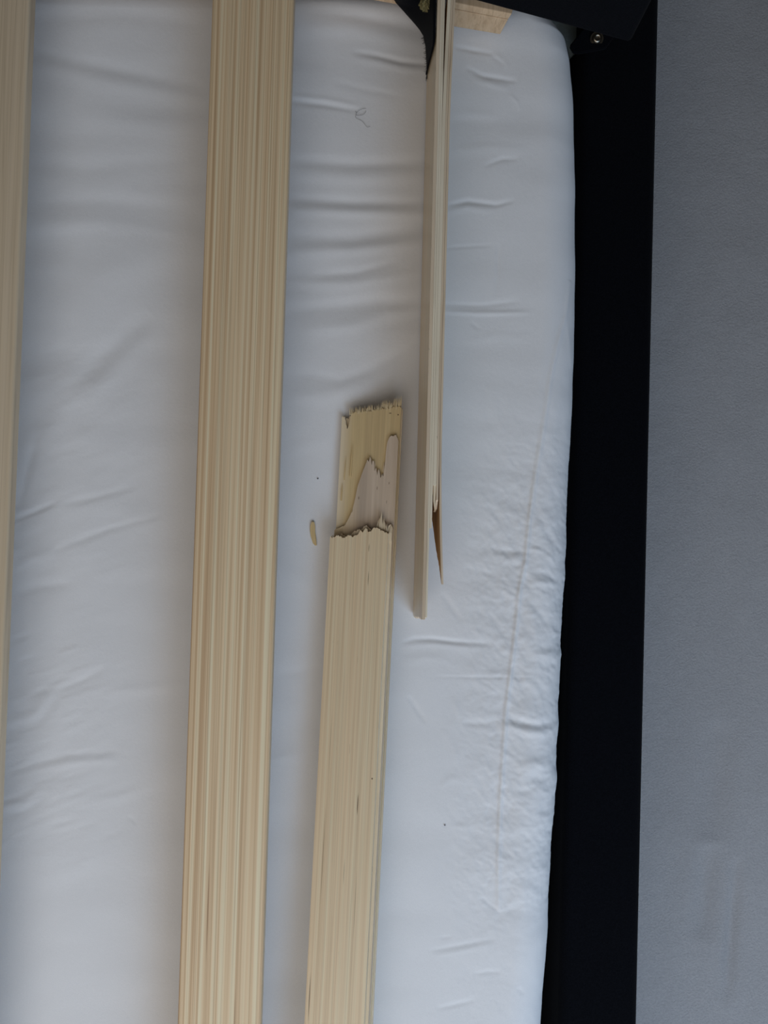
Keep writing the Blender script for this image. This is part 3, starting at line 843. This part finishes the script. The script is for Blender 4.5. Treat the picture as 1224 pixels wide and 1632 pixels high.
for k_ in range(10):
    p = Gl[47, rng.integers(0, 10)]
    L_ = rng.uniform(0.002, 0.007)
    lines.append([tuple(p), (p[0] + rng.uniform(-1, 1) * 0.001, p[1] - L_ * 0.5, p[2] - 0.001), (p[0] + rng.uniform(-1, 1) * 0.0015, p[1] - L_, p[2] - 0.002)])
fr = link('frayed_threads', thread_mesh('frayed_threads', lines, 0.00022), [M_black_flap], flap)
fr['kind'] = 'stuff'
# yellowish padding tuft showing between cloth and slat at the head
bm = bmesh.new()
bmesh.ops.create_icosphere(bm, subdivisions=4, radius=1.0)
for v in bm.verts:
    n_ = v.co.copy()
    k1 = float(vnoise(np.array(n_.x * 3 + n_.z * 2), np.array(n_.y * 3 - n_.z), 31)); k2 = float(vnoise(np.array(n_.x * 9 - n_.z * 4), np.array(n_.y * 9 + n_.z * 5), 32))
    v.co = Vector((n_.x * 0.0050, n_.y * 0.0072, n_.z * 0.0042)) * (1 + 0.30 * k1 + 0.22 * k2)
pt = on_face(2, 0.80, 0.0085)
for v in bm.verts: v.co += invf @ pt
me = bpy.data.meshes.new('padding_tuft'); bm.to_mesh(me); bm.free()
tuft = link('padding_tuft', me, [M_foam], flap)
tag(tuft, 'tuft of yellowish padding')

# ------------------------------------------------------------------ small things on the sheet
from mathutils.bvhtree import BVHTree
bpy.context.view_layer.update()
_row = np.argmin(np.abs(rows_y[:, None] - 0), axis=0)
def sheet_z(x, y):
    r_ = int(np.argmin(np.abs(rows_y - y))); c2 = int(np.argmin(np.abs(HX[r_] - x)))
    return HZ[r_, c2] + ZM
# chip of wood
org = at(500, 851, ZM)
outl = [(497.5, 831.5), (501, 832), (502.5, 838), (502.5, 848), (504, 858), (505, 869), (502.5, 869.5), (499, 866), (496, 856), (494.5, 846), (495, 837)]
bm = bmesh.new(); vt = []
for px, py in outl:
    p = at(px, py, ZM); z_ = sheet_z(p.x, p.y)
    vt.append(bm.verts.new((p.x - org.x, p.y - org.y, z_ - ZM + 0.0004 + 0.0006 * abs(py - 851) / 20)))
cen = bm.verts.new((0, 0, sheet_z(org.x, org.y) - ZM + 0.0013))
topf = [bm.faces.new((cen, vt[i], vt[(i + 1) % len(vt)])) for i in range(len(vt))]
ex_ = bmesh.ops.extrude_face_region(bm, geom=topf)
for v in ex_['geom']:
    if isinstance(v, bmesh.types.BMVert): v.co.z += 0.0009
bmesh.ops.recalc_face_normals(bm, faces=bm.faces)
me = bpy.data.meshes.new('wood_chip'); bm.to_mesh(me); bm.free()
chip = link('wood_chip', me, [M_chip]); chip.location = (org.x, org.y, ZM)
tag(chip, 'small tan chip of wood lying loose on the white sheet', 'wood chip')
# dark hair
def hair(name, strands, rad, label):
    o0_ = at(572, 185, ZM); ln = []
    V = []; Fs = []
    for st in strands:
        pts = [at(px, py, ZM) for px, py in st]
        P3 = np.array([[p.x - o0_.x, p.y - o0_.y, sheet_z(p.x, p.y) - ZM + 0.0007] for p in pts])
        t0 = np.linspace(0, 1, len(P3)); tf = np.linspace(0, 1, len(P3) * 4)
        P3 = np.stack([np.interp(tf, t0, P3[:, i]) for i in range(3)], -1)
        for _ in range(2): P3[1:-1] = (P3[:-2] + 2 * P3[1:-1] + P3[2:]) / 4
        b = len(V)
        for k_, p in enumerate(P3):
            d_ = P3[min(k_ + 1, len(P3) - 1)] - P3[max(k_ - 1, 0)]; d_ /= np.linalg.norm(d_) + 1e-9
            s_ = np.array([-d_[1], d_[0], 0])
            for v in (p + s_ * rad, p + np.array([0, 0, rad * 1.4]), p - s_ * rad): V.append(tuple(v))
        for k_ in range(len(P3) - 1):
            for j in range(3):
                a_, c2 = b + 3 * k_ + j, b + 3 * k_ + (j + 1) % 3
                Fs.append((a_, c2, c2 + 3, a_ + 3))
    o = link(name, mesh_np(name, V, Fs), [M_hair]); o.location = (o0_.x, o0_.y, ZM)
    return tag(o, label, 'hair')
hair('hair_strand', [[(583.5, 173.5), (577, 174), (571, 177), (568, 180.5), (567, 184), (566.5, 188), (571, 190.5), (577, 193), (581, 198), (585, 203.5), (590, 202)],
                     [(567, 184), (573, 184.5), (579, 183.5), (583, 179), (583, 177)], [(568, 180), (566, 177)]], 0.00011,
     'dark curled hair lying on the sheet near the top of the picture')
for (px, py, lab) in ((506.5, 763, 'tiny dark lint speck on the sheet left of the bared broken slat end'),
                      (709, 1315, 'tiny dark lint speck on the sheet right of the lying broken slat')):
    bm = bmesh.new(); bmesh.ops.create_icosphere(bm, subdivisions=2, radius=0.00050)
    for v in bm.verts: v.co *= 1 + 0.3 * random.uniform(-1, 1); v.co.x *= 1.3
    me = bpy.data.meshes.new('lint_speck'); bm.to_mesh(me); bm.free()
    o = link('lint_speck', me, [M_hair]); p = at(px, py, ZM)
    o.location = (p.x, p.y, sheet_z(p.x, p.y) + 0.0005)
    tag(o, lab, 'lint')
